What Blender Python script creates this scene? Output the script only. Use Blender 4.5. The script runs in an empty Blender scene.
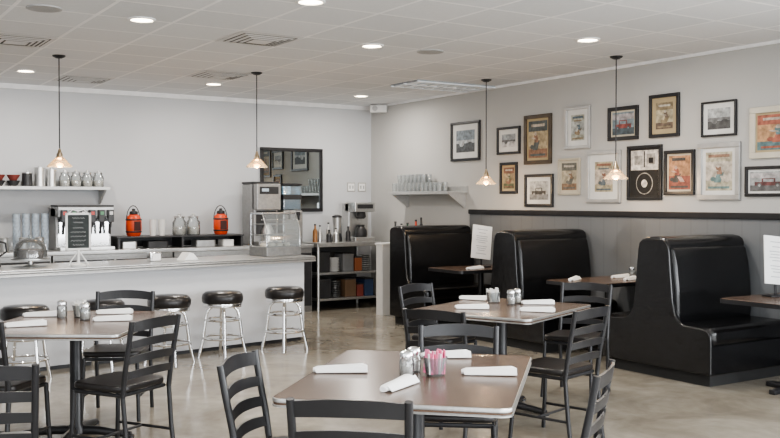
import bpy, bmesh, math, random
from mathutils import Vector, Matrix, Euler
random.seed(4)
scene = bpy.context.scene
COL = scene.collection
try: scene.view_settings.look = 'AgX - Medium High Contrast'
except Exception: pass
A = math.radians(32.6)
CA, SA = math.cos(A), math.sin(A)
CEIL = 3.0
EYE = 1.55

def W(lat, dep):
    """survey coordinates (sideways, away from the doorway) -> room coordinates"""
    dx, dy = lat + .29, dep - 14.34
    return (dx*CA + dy*SA, -dx*SA + dy*CA)

# ------------------------------------------------------------ materials
MATS = {}
def mat(name, color, rough=.5, metal=0., var=.06, vscale=8., bump=0., bscale=40., coat=0., emis=0., ecol=None, spec=None):
    if name in MATS: return MATS[name]
    m = bpy.data.materials.new(name); m.use_nodes = True
    nt = m.node_tree; b = nt.nodes['Principled BSDF']
    b.inputs['Roughness'].default_value = rough
    b.inputs['Metallic'].default_value = metal
    b.inputs['Coat Weight'].default_value = coat
    if spec is not None: b.inputs['Specular IOR Level'].default_value = spec
    tc = nt.nodes.new('ShaderNodeTexCoord')
    n = nt.nodes.new('ShaderNodeTexNoise'); n.inputs['Scale'].default_value = vscale; n.inputs['Detail'].default_value = 4
    nt.links.new(tc.outputs['Object'], n.inputs['Vector'])
    r = nt.nodes.new('ShaderNodeValToRGB')
    c = Vector(color[:3])
    lo = [max(0, x*(1-var)) for x in c]; hi = [min(1, x*(1+var)) for x in c]
    r.color_ramp.elements[0].position = .3; r.color_ramp.elements[1].position = .7
    r.color_ramp.elements[0].color = (*lo, 1); r.color_ramp.elements[1].color = (*hi, 1)
    nt.links.new(n.outputs['Fac'], r.inputs['Fac'])
    nt.links.new(r.outputs['Color'], b.inputs['Base Color'])
    if bump:
        n2 = nt.nodes.new('ShaderNodeTexNoise'); n2.inputs['Scale'].default_value = bscale
        nt.links.new(tc.outputs['Object'], n2.inputs['Vector'])
        bp = nt.nodes.new('ShaderNodeBump'); bp.inputs['Strength'].default_value = bump; bp.inputs['Distance'].default_value = .01
        nt.links.new(n2.outputs['Fac'], bp.inputs['Height']); nt.links.new(bp.outputs['Normal'], b.inputs['Normal'])
    if emis:
        b.inputs['Emission Color'].default_value = (*(ecol or color)[:3], 1)
        b.inputs['Emission Strength'].default_value = emis
    MATS[name] = m
    return m

def glass(name, tint=(.93,.96,.97), fac=.18, milk=0.):
    if name in MATS: return MATS[name]
    m = bpy.data.materials.new(name); m.use_nodes = True
    nt = m.node_tree; nt.nodes.clear()
    o = nt.nodes.new('ShaderNodeOutputMaterial'); mx = nt.nodes.new('ShaderNodeMixShader')
    t = nt.nodes.new('ShaderNodeBsdfTransparent'); g = nt.nodes.new('ShaderNodeBsdfGlossy')
    lw = nt.nodes.new('ShaderNodeLayerWeight'); lw.inputs['Blend'].default_value = .3
    mm = nt.nodes.new('ShaderNodeMath'); mm.operation = 'ADD'; mm.inputs[1].default_value = fac; mm.use_clamp = True
    t.inputs['Color'].default_value = (*tint, 1); g.inputs['Roughness'].default_value = .08
    nt.links.new(lw.outputs['Fresnel'], mm.inputs[0]); nt.links.new(mm.outputs[0], mx.inputs[0])
    nt.links.new(t.outputs[0], mx.inputs[1]); nt.links.new(g.outputs[0], mx.inputs[2])
    last = mx.outputs[0]
    if milk:
        d = nt.nodes.new('ShaderNodeBsdfDiffuse'); d.inputs['Color'].default_value = (.85,.87,.87,1)
        m2 = nt.nodes.new('ShaderNodeMixShader'); m2.inputs[0].default_value = milk
        nt.links.new(last, m2.inputs[1]); nt.links.new(d.outputs[0], m2.inputs[2]); last = m2.outputs[0]
    nt.links.new(last, o.inputs[0])
    MATS[name] = m
    return m

def wall_mat(name, color):
    return mat(name, color, rough=.85, var=.02, vscale=1.5, bump=.08, bscale=90)

WALLB = wall_mat('paint_cool_grey', (.56,.57,.585))
WALLR = wall_mat('paint_warm_grey', (.485,.480,.465))
BLACKM = mat('black_metal', (.018,.018,.02), rough=.36, var=.2)
VINYL = mat('black_vinyl', (.008,.008,.009), rough=.24, var=.2, bump=.22, bscale=14, spec=.6)
SEATV = mat('black_seat_vinyl', (.016,.014,.014), rough=.30, var=.2, bump=.1, bscale=70)
CHROME = mat('chrome', (.85,.85,.85), rough=.12, metal=1, var=.03)
STEEL = mat('brushed_steel', (.62,.62,.61), rough=.33, metal=.9, var=.06, vscale=30)
CTOP = mat('counter_steel', (.46,.46,.455), rough=.34, metal=.8, var=.08, vscale=20)
PSTEEL = mat('satin_steel_panel', (.50,.50,.49), rough=.4, metal=.4, var=.06, vscale=30)
DSTEEL = mat('dull_steel', (.34,.34,.335), rough=.35, metal=.7, var=.1, vscale=30)
ALU = mat('aluminium_edge', (.50,.50,.49), rough=.36, metal=.9, var=.1, vscale=60)
TABLE = mat('walnut_laminate', (.118,.078,.057), rough=.24, var=.25, vscale=14)
WHITE = mat('white_cloth', (.88,.88,.87), rough=.9, var=.03, bump=.2, bscale=120)
PAPER = mat('white_paper', (.85,.85,.84), rough=.8, var=.03)
WPAINT = mat('white_paint', (.70,.70,.69), rough=.6, var=.02)
COUNTERF = mat('counter_front_paint', (.60,.605,.62), rough=.6, var=.03, vscale=2)
GLASS = glass('clear_glass', fac=.10, milk=.08)
DARKW = mat('dark_equipment', (.03,.03,.032), rough=.4, var=.2)
RED = mat('orange_red_plastic', (.62,.065,.015), rough=.4, var=.15)
PINK = mat('pink_packet', (.85,.22,.38), rough=.7, var=.25, vscale=60)
BLUE = mat('blue_plastic', (.04,.07,.15), rough=.4, var=.1)
BRASS = mat('aged_brass', (.50,.40,.28), rough=.3, metal=1, var=.1)

# ------------------------------------------------------------ mesh helpers
def setmi(verts, mi):
    for v in verts:
        for f in v.link_faces: f.material_index = mi
def box(bm, c, s, mi=0, rot=(0,0,0)):
    M = Matrix.Translation(c) @ Euler(rot).to_matrix().to_4x4() @ Matrix.Diagonal((*s, 1))
    r = bmesh.ops.create_cube(bm, size=1, matrix=M); setmi(r['verts'], mi)
def cyl(bm, p0, p1, r0, r1=None, seg=16, mi=0):
    p0, p1 = Vector(p0), Vector(p1); d = p1-p0
    q = d.to_track_quat('Z','Y').to_matrix().to_4x4()
    M = Matrix.Translation((p0+p1)/2) @ q
    r = bmesh.ops.create_cone(bm, cap_ends=True, segments=seg, radius1=r0, radius2=(r0 if r1 is None else r1), depth=d.length, matrix=M)
    setmi(r['verts'], mi)
def lathe(bm, prof, seg=24, mi=0, c=(0,0,0)):
    rings = []
    for (r, z) in prof:
        if r < 1e-5: rings.append([bm.verts.new((c[0], c[1], c[2]+z))])
        else: rings.append([bm.verts.new((c[0]+r*math.cos(2*math.pi*i/seg), c[1]+r*math.sin(2*math.pi*i/seg), c[2]+z)) for i in range(seg)])
    for a, b in zip(rings, rings[1:]):
        for i in range(seg):
            j = (i+1) % seg
            if len(a) == 1 and len(b) == 1: continue
            if len(a) == 1: vs = (a[0], b[j], b[i])
            elif len(b) == 1: vs = (a[i], a[j], b[0])
            else: vs = (a[i], a[j], b[j], b[i])
            f = bm.faces.new(vs); f.material_index = mi
def tube(bm, pts, r, seg=8, mi=0, closed=False):
    pts = [Vector(p) for p in pts]; n = len(pts); rings = []
    up = Vector((0,0,1))
    for i, p in enumerate(pts):
        if closed: t = pts[(i+1) % n]-pts[i-1]
        else: t = pts[min(i+1, n-1)]-pts[max(i-1, 0)]
        t.normalize()
        x = up.cross(t)
        if x.length < .05: x = Vector((1,0,0)).cross(t) if abs(t.x) < .9 else Vector((0,1,0)).cross(t)
        x.normalize(); y = t.cross(x)
        if rings and (not closed):
            px = lastx; x2 = px - t*px.dot(t)
            if x2.length > 1e-4: x = x2.normalized(); y = t.cross(x)
        lastx = x
        rr = r[i] if isinstance(r, (list, tuple)) else r
        rings.append([bm.verts.new(p + x*rr*math.cos(2*math.pi*k/seg) + y*rr*math.sin(2*math.pi*k/seg)) for k in range(seg)])
    m = n if closed else n-1
    for i in range(m):
        a, b = rings[i], rings[(i+1) % n]
        for k in range(seg):
            f = bm.faces.new((a[k], a[(k+1) % seg], b[(k+1) % seg], b[k])); f.material_index = mi
    if not closed:
        f = bm.faces.new(list(reversed(rings[0]))); f.material_index = mi
        f = bm.faces.new(rings[-1]); f.material_index = mi
def prism(bm, poly, fn, h0, h1, mi=0):
    a = [bm.verts.new(fn(p[0], p[1], h0)) for p in poly]; b = [bm.verts.new(fn(p[0], p[1], h1)) for p in poly]
    n = len(poly)
    fs = [bm.faces.new(list(reversed(a))), bm.faces.new(b)]
    for i in range(n):
        fs.append(bm.faces.new((a[i], a[(i+1) % n], b[(i+1) % n], b[i])))
    for f in fs: f.material_index = mi
def rr(w, d, r, n=6):
    out = []
    for cx, cy, a0 in ((w/2-r, d/2-r, 0), (-w/2+r, d/2-r, 90), (-w/2+r, -d/2+r, 180), (w/2-r, -d/2+r, 270)):
        for i in range(n+1):
            a = math.radians(a0+90*i/n); out.append((cx+r*math.cos(a), cy+r*math.sin(a)))
    return out
XYZ = lambda a, b, h: (a, b, h)

def finish(name, bm, mats, bevel=0, bseg=2, smooth=True, subsurf=0):
    bmesh.ops.recalc_face_normals(bm, faces=bm.faces)
    if smooth:
        for f in bm.faces: f.smooth = True
        for e in bm.edges:
            if len(e.link_faces) == 2 and e.calc_face_angle(0) > math.radians(38): e.smooth = False
    me = bpy.data.meshes.new(name); bm.to_mesh(me); bm.free()
    for m in (mats if isinstance(mats, (list, tuple)) else [mats]): me.materials.append(m)
    o = bpy.data.objects.new(name, me); COL.objects.link(o)
    if bevel:
        b = o.modifiers.new('bevel', 'BEVEL'); b.width = bevel; b.segments = bseg; b.limit_method = 'ANGLE'; b.angle_limit = math.radians(40)
        for p in me.polygons: p.use_smooth = True
        wn = o.modifiers.new('normals', 'WEIGHTED_NORMAL'); wn.keep_sharp = False
        for e in me.edges: e.use_edge_sharp = False
    return o
def tag(o, label, category, group=None):
    o['label'] = label; o['category'] = category
    if group: o['group'] = group
def thing(name, loc, rz, label, category, group=None):
    e = bpy.data.objects.new(name, None); COL.objects.link(e); e.empty_display_size = .1
    e.location = loc; e.rotation_euler = (0, 0, rz); tag(e, label, category, group)
    return e
def part(root, name, bm, mats, loc=(0,0,0), label=None, **k):
    o = finish(name, bm, mats, **k); o.parent = root; o.location = loc
    if label: o['label'] = label
    return o
def dup(root, loc, rz, label=None):
    def rec(o, parent):
        c = o.copy(); COL.objects.link(c)
        if parent: c.parent = parent
        for ch in o.children: rec(ch, c)
        return c
    c = rec(root, None); c.location = loc; c.rotation_euler = (0, 0, rz)
    if label: c['label'] = label
    return c
def struct(name, bm, mats, **k):
    o = finish(name, bm, mats, **k); o['kind'] = 'structure'; return o
B = bmesh.new

# ------------------------------------------------------------ room shell
XL, YF = -10.2, -16.2
# floor
fm = bpy.data.materials.new('polished_concrete'); fm.use_nodes = True
nt = fm.node_tree; b = nt.nodes['Principled BSDF']; tc = nt.nodes.new('ShaderNodeTexCoord')
n1 = nt.nodes.new('ShaderNodeTexNoise'); n1.inputs['Scale'].default_value = 1.5; n1.inputs['Detail'].default_value = 10; n1.inputs['Roughness'].default_value = .62; n1.inputs['Distortion'].default_value = .6
n2 = nt.nodes.new('ShaderNodeTexNoise'); n2.inputs['Scale'].default_value = 9; n2.inputs['Detail'].default_value = 7
nt.links.new(tc.outputs['Object'], n1.inputs['Vector']); nt.links.new(tc.outputs['Object'], n2.inputs['Vector'])
r1 = nt.nodes.new('ShaderNodeValToRGB'); r1.color_ramp.elements[0].position = .36; r1.color_ramp.elements[1].position = .66
r1.color_ramp.elements[0].color = (.265,.232,.185,1); r1.color_ramp.elements[1].color = (.43,.395,.33,1)
mx = nt.nodes.new('ShaderNodeMix'); mx.data_type = 'RGBA'; mx.blend_type = 'MULTIPLY'; mx.inputs[0].default_value = .28
nt.links.new(n1.outputs['Fac'], r1.inputs['Fac']); nt.links.new(r1.outputs['Color'], mx.inputs[6]); nt.links.new(n2.outputs['Fac'], mx.inputs[7])
nt.links.new(mx.outputs[2], b.inputs['Base Color'])
rg = nt.nodes.new('ShaderNodeMapRange'); rg.inputs[3].default_value = .07; rg.inputs[4].default_value = .22
nt.links.new(n2.outputs['Fac'], rg.inputs[0]); nt.links.new(rg.outputs[0], b.inputs['Roughness'])
bm = B(); box(bm, (XL/2, YF/2, -.05), (-XL+.4, -YF+.4, .1)); struct('floor', bm, fm, smooth=False)
# ceiling
cm = bpy.data.materials.new('acoustic_ceiling_tiles'); cm.use_nodes = True
nt = cm.node_tree; b = nt.nodes['Principled BSDF']; b.inputs['Roughness'].default_value = .9
tc = nt.nodes.new('ShaderNodeTexCoord'); br = nt.nodes.new('ShaderNodeTexBrick')
br.offset = 0; br.squash = 1; br.inputs['Scale'].default_value = 1
br.inputs['Brick Width'].default_value = .61; br.inputs['Row Height'].default_value = .61
br.inputs['Mortar Size'].default_value = .016; br.inputs['Mortar Smooth'].default_value = .1; br.inputs['Bias'].default_value = 0
br.inputs['Color1'].default_value = (.75,.765,.78,1); br.inputs['Color2'].default_value = (.83,.84,.855,1); br.inputs['Mortar'].default_value = (1,1,1,1)
nt.links.new(tc.outputs['Object'], br.inputs['Vector'])
nn = nt.nodes.new('ShaderNodeTexNoise'); nn.inputs['Scale'].default_value = 28; nn.inputs['Detail'].default_value = 6; nt.links.new(tc.outputs['Object'], nn.inputs['Vector'])
mx = nt.nodes.new('ShaderNodeMix'); mx.data_type = 'RGBA'; mx.blend_type = 'MULTIPLY'; mx.inputs[0].default_value = .12
nt.links.new(br.outputs['Color'], mx.inputs[6]); nt.links.new(nn.outputs['Fac'], mx.inputs[7]); nt.links.new(mx.outputs[2], b.inputs['Base Color'])
bp = nt.nodes.new('ShaderNodeBump'); bp.inputs['Strength'].default_value = .6; bp.inputs['Distance'].default_value = .012
nt.links.new(br.outputs['Fac'], bp.inputs['Height']); nt.links.new(bp.outputs['Normal'], b.inputs['Normal'])
bm = B(); box(bm, (XL/2, YF/2, CEIL+.05), (-XL+.4, -YF+.4, .1)); struct('ceiling', bm, cm, smooth=False)
bm = B(); box(bm, (XL/2, .1, CEIL/2), (-XL+.4, .2, CEIL)); struct('wall_back', bm, WALLB, smooth=False)
bm = B(); box(bm, (.1, YF/2-.1, CEIL/2), (.2, -YF+.2, CEIL)); struct('wall_right', bm, WALLR, smooth=False)
bm = B(); box(bm, (XL-.1, YF/2, CEIL/2), (.2, -YF, CEIL)); struct('wall_left', bm, WALLB, smooth=False)
bm = B()
box(bm, (XL/2, YF-.1, .25), (-XL, .2, .5)); box(bm, (XL/2, YF-.1, 2.85), (-XL, .2, .3))
for x in (-.15, -3.4, -6.8, XL+.15): box(bm, (x, YF-.1, 1.6), (.3, .2, 2.2))
struct('wall_front', bm, WALLB, smooth=False)
for i, x in enumerate((-1.775, -5.1, -8.5)):
    bm = B()
    for dx in (-1.5, 0, 1.5): box(bm, (x+dx, YF-.08, 1.6), (.06, .08, 2.2))
    for z in (.53, 2.67): box(bm, (x, YF-.08, z), (3.05, .08, .06))
    struct('window_%d' % (i+1), bm, BLACKM, smooth=False)
bm = B()
for dy in (-2.5, 0, 2.5): box(bm, (-.03, -12.6+dy, 1.75), (.06, .07, 1.9))
for z in (.82, 2.68): box(bm, (-.03, -12.6, z), (.06, 5.0, .07))
struct('window_4', bm, BLACKM, smooth=False)
# trims
bm = B(); box(bm, (XL/2, -.015, CEIL-.03), (-XL, .03, .06)); struct('trim_1', bm, mat('bright_trim', (.88,.88,.88), .6))
bm = B(); box(bm, (-.012, YF/2, CEIL-.015), (.024, -YF, .03)); struct('trim_2', bm, mat('bright_trim', (.88,.88,.88), .6))
WR, WE = 2.5, 9.9
bead = bpy.data.materials.new('grey_beadboard'); bead.use_nodes = True
nt = bead.node_tree; b = nt.nodes['Principled BSDF']; b.inputs['Roughness'].default_value = .6
tc = nt.nodes.new('ShaderNodeTexCoord'); wv = nt.nodes.new('ShaderNodeTexWave'); wv.bands_direction = 'Y'; wv.inputs['Scale'].default_value = 1.6
nt.links.new(tc.outputs['Object'], wv.inputs['Vector'])
rp = nt.nodes.new('ShaderNodeValToRGB'); rp.color_ramp.elements[0].position = 0; rp.color_ramp.elements[1].position = .04
rp.color_ramp.elements[0].color = (.150,.158,.165,1); rp.color_ramp.elements[1].color = (.165,.173,.181,1)
nt.links.new(wv.outputs['Fac'], rp.inputs['Fac']); nt.links.new(rp.outputs['Color'], b.inputs['Base Color'])
bm = B(); box(bm, (-.006, -(WE+WR)/2, .69), (.012, WE-WR, 1.38)); struct('trim_3', bm, bead, smooth=False)
bm = B(); box(bm, (-.018, -(WE+WR)/2, 1.41), (.036, WE-WR, .06)); struct('trim_4', bm, BLACKM, bevel=.006)
bm = B(); box(bm, (XL/2, -.01, .06), (-XL, .02, .12)); struct('baseboard_back', bm, BLACKM)
bm = B(); box(bm, (-.02, YF/2, .06), (.016, -YF, .12)); struct('baseboard_right', bm, BLACKM)

# ------------------------------------------------------------ dining chairs
def make_chair(loc, rz, label, group):
    root = thing('dining_chair', loc, rz, label, 'chair', group)
    bm = B(); prism(bm, rr(.41, .40, .07), XYZ, .45, .49)
    part(root, 'seat', bm, SEATV, bevel=.015, bseg=3)
    bm = B()
    tube(bm, [(-.185,-.18,.435),(.185,-.18,.435),(.185,.18,.435),(-.185,.18,.435)], .012, closed=True)
    part(root, 'seat_frame', bm, BLACKM)
    for pts in ([(-.196,.195,.17),(-.198,-.232,.17)], [(.196,.195,.17),(.198,-.232,.17)], [(-.197,0,.17),(.197,0,.17)]):
        bm = B(); tube(bm, pts, .009); part(root, 'stretcher', bm, BLACKM)
    yb = lambda z: -.205 - .075*(z-.45)/.42
    bm = B()
    for s in (-1, 1):
        tube(bm, [(s*.2,-.205,.43),(s*.2,yb(.6)+.004,.6),(s*.203,yb(.75),.75),(s*.205,yb(.87),.87)], .0155, seg=10)
    for z0, z1 in ((.805,.862),(.71,.752),(.62,.662),(.53,.572)):
        n = 10; poly = []
        for side in (0, 1):
            rng = range(n+1) if side == 0 else range(n, -1, -1)
            for i in rng:
                x = -.2+.4*i/n; bow = -.030*(1-(x/.2)**2)
                poly.append((x, bow + (.006 if side else -.006)))
        def fn(a, b_, h, z0=z0): return (a, b_+yb(h), h + (.016 if h > z0+.01 else .010)*(1-(a/.2)**2))
        prism(bm, poly, fn, z0, z1)
    part(root, 'backrest', bm, BLACKM)
    for s in (-1, 1):
        bm = B(); tube(bm, [(s*.185,.18,.44),(s*.192,.19,.2),(s*.2,.205,.0)], .014, seg=10); part(root, 'leg', bm, BLACKM)
        bm = B(); tube(bm, [(s*.2,-.205,.44),(s*.198,-.225,.2),(s*.2,-.25,.0)], .014, seg=10); part(root, 'leg', bm, BLACKM)
    return root
LBL = 'black metal ladder-back dining chair with black vinyl seat'
chairs = [  # back centre sideways, away, facing vector, label
 (-.62,4.02,(.943,-.20),LBL),
 (-.135,3.20,(.12,1.0),LBL),
 (.84,3.80,(-.92,.36),LBL),
 (.37,5.02,(-.1,-1),LBL),
 (.29,5.80,(.5,.84),LBL),
 (1.25,5.9,(-.74,.66),LBL),
 (.24,7.52,(.72,-.60),LBL),
 (1.60,7.62,(-.5,-.86),LBL),
 (-1.40,5.43,(-.90,.44),LBL),
 (-1.99,6.95,(.05,-1),LBL),
 (-2.37,5.28,(.22,.97),LBL),
 (-1.68,3.82,(-.35,.93),LBL),
]
proto = None
for (l, d, f, lb) in chairs:
    fv = Vector(f).normalized(); l2, d2 = l+.24*fv.x, d+.24*fv.y
    rz = math.atan2(-fv.x, fv.y) - A
    x, y = W(l2, d2)
    if proto is None: proto = make_chair((x, y, 0), rz, lb, 'black ladder-back chairs around dining tables')
    else: dup(proto, (x, y, 0), rz, lb)

# ------------------------------------------------------------ dining tables
TZ = .76
def make_table(lat, dep, w, d, th, label, group='brown four-seat tables'):
    x, y = W(lat, dep)
    root = thing('dining_table', (x, y, 0), math.radians(th)-A, label, 'table', group)
    bm = B(); prism(bm, rr(w-.008, d-.008, .048), XYZ, TZ-.03, TZ); part(root, 'tabletop', bm, TABLE)
    bm = B()
    o = rr(w, d, .052, 8); i_ = rr(w-.010, d-.010, .047, 8); zs = [TZ-.034, TZ-.028, TZ-.024, TZ-.018, TZ-.014, TZ-.005, TZ-.001]
    offs = [0, 0, .005, .005, 0, 0, .001]
    rings = [[bm.verts.new((p[0]*.97, p[1]*.97, TZ-.034)) for p in o]]
    for z, of in zip(zs, offs):
        rings.append([bm.verts.new((p[0]*(1-of/w*2), p[1]*(1-of/d*2), z)) for p in o])
    n = len(o)
    rings.append([bm.verts.new((p[0], p[1], TZ+.001)) for p in i_])
    for a, c in zip(rings, rings[1:]):
        for k in range(n): bm.faces.new((a[k], a[(k+1) % n], c[(k+1) % n], c[k]))
    part(root, 'edge_band', bm, ALU, label='ribbed aluminium edge band')
    bm = B(); lathe(bm, [(0,.03),(.06,.03),(.06,.06),(.04,.09),(.038,.66),(.1,.69),(.1,.724),(0,.724)]); part(root, 'column', bm, BLACKM)
    bm = B()
    for a in range(4):
        c, s = math.cos(a*math.pi/2), math.sin(a*math.pi/2)
        L = .36
        tube(bm, [(0,0,.05),(c*.15,s*.15,.045),(c*L,s*L,.02)], [.032,.028,.02], seg=10)
        cyl(bm, (c*L,s*L,0), (c*L,s*L,.02), .025, seg=12)
    part(root, 'base', bm, BLACKM)
    return root
make_table(.12, 4.22, .97, 1.26, -12, 'brown laminate table with metal edge and pink sugar caddy')
make_table(.83, 6.9, .98, 1.12, -34, 'brown laminate table with metal edge and glass jars')
make_table(-2.06, 6.08, .96, 1.2, -2, 'brown laminate table with metal edge beside counter stools')

# ------------------------------------------------------------ rolled napkins
def make_napkin(loc, rz, label):
    bm = B()
    L = .25; n = 12; rings = []
    for i in range(n+1):
        t = i/n; x = (t-.5)*L
        w = .022+.010*t + .003*math.sin(t*9); h = .014+.006*t
        if i in (0, n): w *= .75; h *= .75
        rings.append([bm.verts.new((x, w*math.cos(2*math.pi*k/12), h + h*math.sin(2*math.pi*k/12)*(.98))) for k in range(12)])
    for a, c in zip(rings, rings[1:]):
        for k in range(12): bm.faces.new((a[k], a[(k+1) % 12], c[(k+1) % 12], c[k]))
    bm.faces.new(rings[0]); bm.faces.new(rings[-1])
    vs = [bm.verts.new(p) for p in ((-.12,-.018,.026),(.125,-.024,.034),(.125,-.046,.006),(-.11,-.036,.004))]
    vs2 = [bm.verts.new((v.co.x, v.co.y+.002, v.co.z-.003)) for v in vs]
    bm.faces.new(vs); bm.faces.new(list(reversed(vs2)))
    for k in range(4): bm.faces.new((vs[k], vs2[k], vs2[(k+1) % 4], vs[(k+1) % 4]))
    o = finish('rolled_napkin', bm, WHITE); o.location = loc; o.rotation_euler = (0,0,rz)
    tag(o, label, 'napkin', 'rolled white napkins set on tables'); return o
nap = [(-.23,4.28,3),(.03,3.93,62),(.45,4.22,-4),(.28,4.68,3),
       (.67,7.42,-30),(1.13,7.1,-5),(1.05,6.62,-20),(.60,6.8,-10),
       (-2.38,6.35,8),(-2.30,5.85,25),(-1.93,6.5,5),(-1.83,6.12,10)]
npz = None
for l, d, a in nap:
    x, y = W(l, d); rz = math.radians(a)-A
    if npz is None: npz = make_napkin((x, y, TZ+.0015), rz, 'white cloth napkin rolled around cutlery on brown table')
    else:
        c = npz.copy(); COL.objects.link(c); c.location = (x, y, TZ+.0015); c.rotation_euler = (0,0,rz)

# ------------------------------------------------------------ shakers and sugar caddies
def make_caddy(loc, rz, mats, label):
    root = thing('sugar_caddy', loc, rz, label, 'sugar caddy', 'sugar caddies on tables')
    bm = B(); lathe(bm, [(0,.0),(.040,.0),(.044,.01),(.056,.085),(.054,.085),(.042,.012),(0,.008)], seg=20); part(root, 'glass_cup', bm, GLASS)
    bm = B()
    for r_ in range(2):
        for i in range(9):
            x = -.036+.009*i; zt = random.uniform(.085,.108)
            box(bm, (x, -.018+.036*r_, zt/2+.01), (.0045, .034, zt), mi=(1 if (i+r_) % 5 == 0 else 0), rot=(random.uniform(-.1,.1), random.uniform(-.12,.12), random.uniform(-.3,.3)))
    part(root, 'sweetener_packets', bm, mats)
    return root
def make_shaker(loc, rz):
    root = thing('glass_shaker', loc, rz, 'small glass shaker with perforated chrome cap', 'shaker', 'glass shakers on tables')
    bm = B(); lathe(bm, [(0,.0),(.03,.0),(.033,.01),(.034,.07),(.028,.085),(0,.085)], seg=16); part(root, 'glass_body', bm, GLASS)
    bm = B(); lathe(bm, [(0,.01),(.027,.01),(.029,.055),(0,.055)], seg=16); part(root, 'contents', bm, mat('salt_pepper', (.45,.42,.38), .9, var=.4, vscale=200))
    bm = B(); lathe(bm, [(.031,.083),(.033,.1),(.028,.112),(.012,.119),(0,.12)], seg=16); part(root, 'cap', bm, CHROME)
    return root
x, y = W(.205, 4.20); make_caddy((x, y, TZ), .3-A, [PINK, PAPER], 'clear glass caddy filled with pink sweetener packets')
c0 = s0 = None
for l, d in ((.80,7.2),(-2.10,6.3)):
    x, y = W(l, d)
    if c0 is None: c0 = make_caddy((x, y, TZ), .3-A, [PAPER, mat('pale_packet', (.75,.72,.66), .7)], 'clear glass caddy filled with white sugar packets')
    else: dup(c0, (x, y, TZ), .3)
for l, d in [(.075,4.17),(.11,4.28),(.92,7.05),(.98,7.15),(-2.22,6.28),(-2.02,6.15)]:
    x, y = W(l, d)
    if s0 is None: s0 = make_shaker((x, y, TZ), 0)
    else: dup(s0, (x, y, TZ), 0)

# ------------------------------------------------------------ booths along right wall
def make_booth(t, double, label):
    root = thing('booth_bench', (-.06, -t, 0), 0, label, 'booth', 'black vinyl booth benches')
    L = 1.04
    y1 = .62 if double else .16; y0 = -.62
    bm = B(); box(bm, (-L/2-.01, (y0+y1)/2, .05), (L-.06, y1-y0-.1, .1)); part(root, 'toe_kick', bm, mat('matte_black_plinth', (.02,.02,.02), .7))
    bm = B(); box(bm, (-L/2, (y0+y1)/2, .22), (L, y1-y0-.04, .25)); part(root, 'base', bm, VINYL, bevel=.012, bseg=3)
    sides = [-1, 1] if double else [-1]
    for s in sides:
        bm = B(); box(bm, (-L/2-.015, s*.385, .42), (L+.03, .51, .16)); part(root, 'seat_cushion', bm, VINYL, bevel=.062, bseg=5)
        bm = B()
        poly = [(s*.13,.46),(s*.235,.47),(s*.245,.60),(s*.235,.80),(s*.21,1.0),(s*.18,1.12),(s*.14,1.16),(s*.05,1.16),(s*.05,.46)]
        prism(bm, poly, lambda a, b_, h: (h, a, b_), -L+.006, -.01); part(root, 'back_cushion', bm, VINYL, bevel=.04, bseg=5)
    bm = B()
    poly = [(.15,1.12),(.150,1.17),(.135,1.205),(.10,1.228),(.04,1.238),(-.04,1.238),(-.10,1.228),(-.135,1.205),(-.150,1.17),(-.15,1.12)]
    poly += [(-.10,.95),(-.10,.40),(.10 if double else .15,.40),(.10 if double else .15,.95)]
    prism(bm, poly, lambda a, b_, h: (h, a, b_), -L-.02, -.0); part(root, 'backrest_core', bm, VINYL, bevel=.03, bseg=5)
    bm = B()
    up_ = [(.195,.9),(.175,1.12),(.160,1.18),(.125,1.212),(.07,1.224),(-.07,1.224),(-.125,1.212),(-.160,1.18),(-.175,1.12),(-.195,.9),(-.215,.70),(-.24,.58),(-.28,.52),(-.34,.495),(-.54,.485),(-.59,.47),(-.615,.43),(-.62,.38)]
    if double:
        poly = [(-.62,.10),(.62,.10),(.62,.38),(.615,.43),(.59,.47),(.54,.485),(.34,.495),(.28,.52),(.24,.58),(.215,.70)] + up_
    else:
        poly = [(-.62,.10),(.16,.10),(.16,.9),(.16,1.12)] + up_[2:]
    prism(bm, poly, lambda a, b_, h: (h, a, b_), -L-.035, -L+.01); part(root, 'end_panel', bm, VINYL, bevel=.014, bseg=3)
    return root
make_booth(2.46, False, 'single black vinyl booth bench with high back near corner')
make_booth(4.56, True, 'double-sided black vinyl booth bench between two booth tables')
make_booth(6.60, True, 'double-sided black vinyl booth bench with tall rolled back')
def make_btable(t, label):
    root = thing('booth_table', (-.06, -t, 0), 0, label, 'table', 'booth tables fixed along the wall')
    bm = B(); prism(bm, [(p[0]-.55, p[1]) for p in rr(1.1, .66, .05)], XYZ, .725, .76); part(root, 'tabletop', bm, TABLE, bevel=.003)
    bm = B(); o = rr(1.108, .668, .053); 
    a = [bm.verts.new((p[0]-.55, p[1], .722)) for p in o]; c = [bm.verts.new((p[0]-.55, p[1], .757)) for p in o]
    for k in range(len(o)): bm.faces.new((a[k], a[(k+1) % len(o)], c[(k+1) % len(o)], c[k]))
    part(root, 'edge_band', bm, BLACKM)
    bm = B(); cyl(bm, (-.55,0,.03), (-.55,0,.725), .035); part(root, 'column', bm, BLACKM)
    bm = B(); box(bm, (-.55,0,.02), (.62,.06,.04)); box(bm, (-.55,0,.02), (.07,.5,.04)); part(root, 'base', bm, BLACKM, bevel=.008)
    return root
make_btable(3.50, 'dark brown booth table between black benches holding menu card')
make_btable(5.56, 'dark brown booth table between black benches with napkins')
make_btable(7.64, 'dark brown booth table holding white menu card')
for x, t, a in ((-.95,5.42,30),(-.45,5.70,20),(-.32,5.45,0),(-.85,3.68,10)):
    c = npz.copy(); COL.objects.link(c); c.location = (x, -t, .7602); c.rotation_euler = (0,0,math.radians(a))
    c['label'] = 'white cloth napkin rolled around cutlery on booth table'
dup(s0, (-.25, -5.55, .76), 0); dup(s0, (-.2, -3.4, .76), 0)
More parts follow.
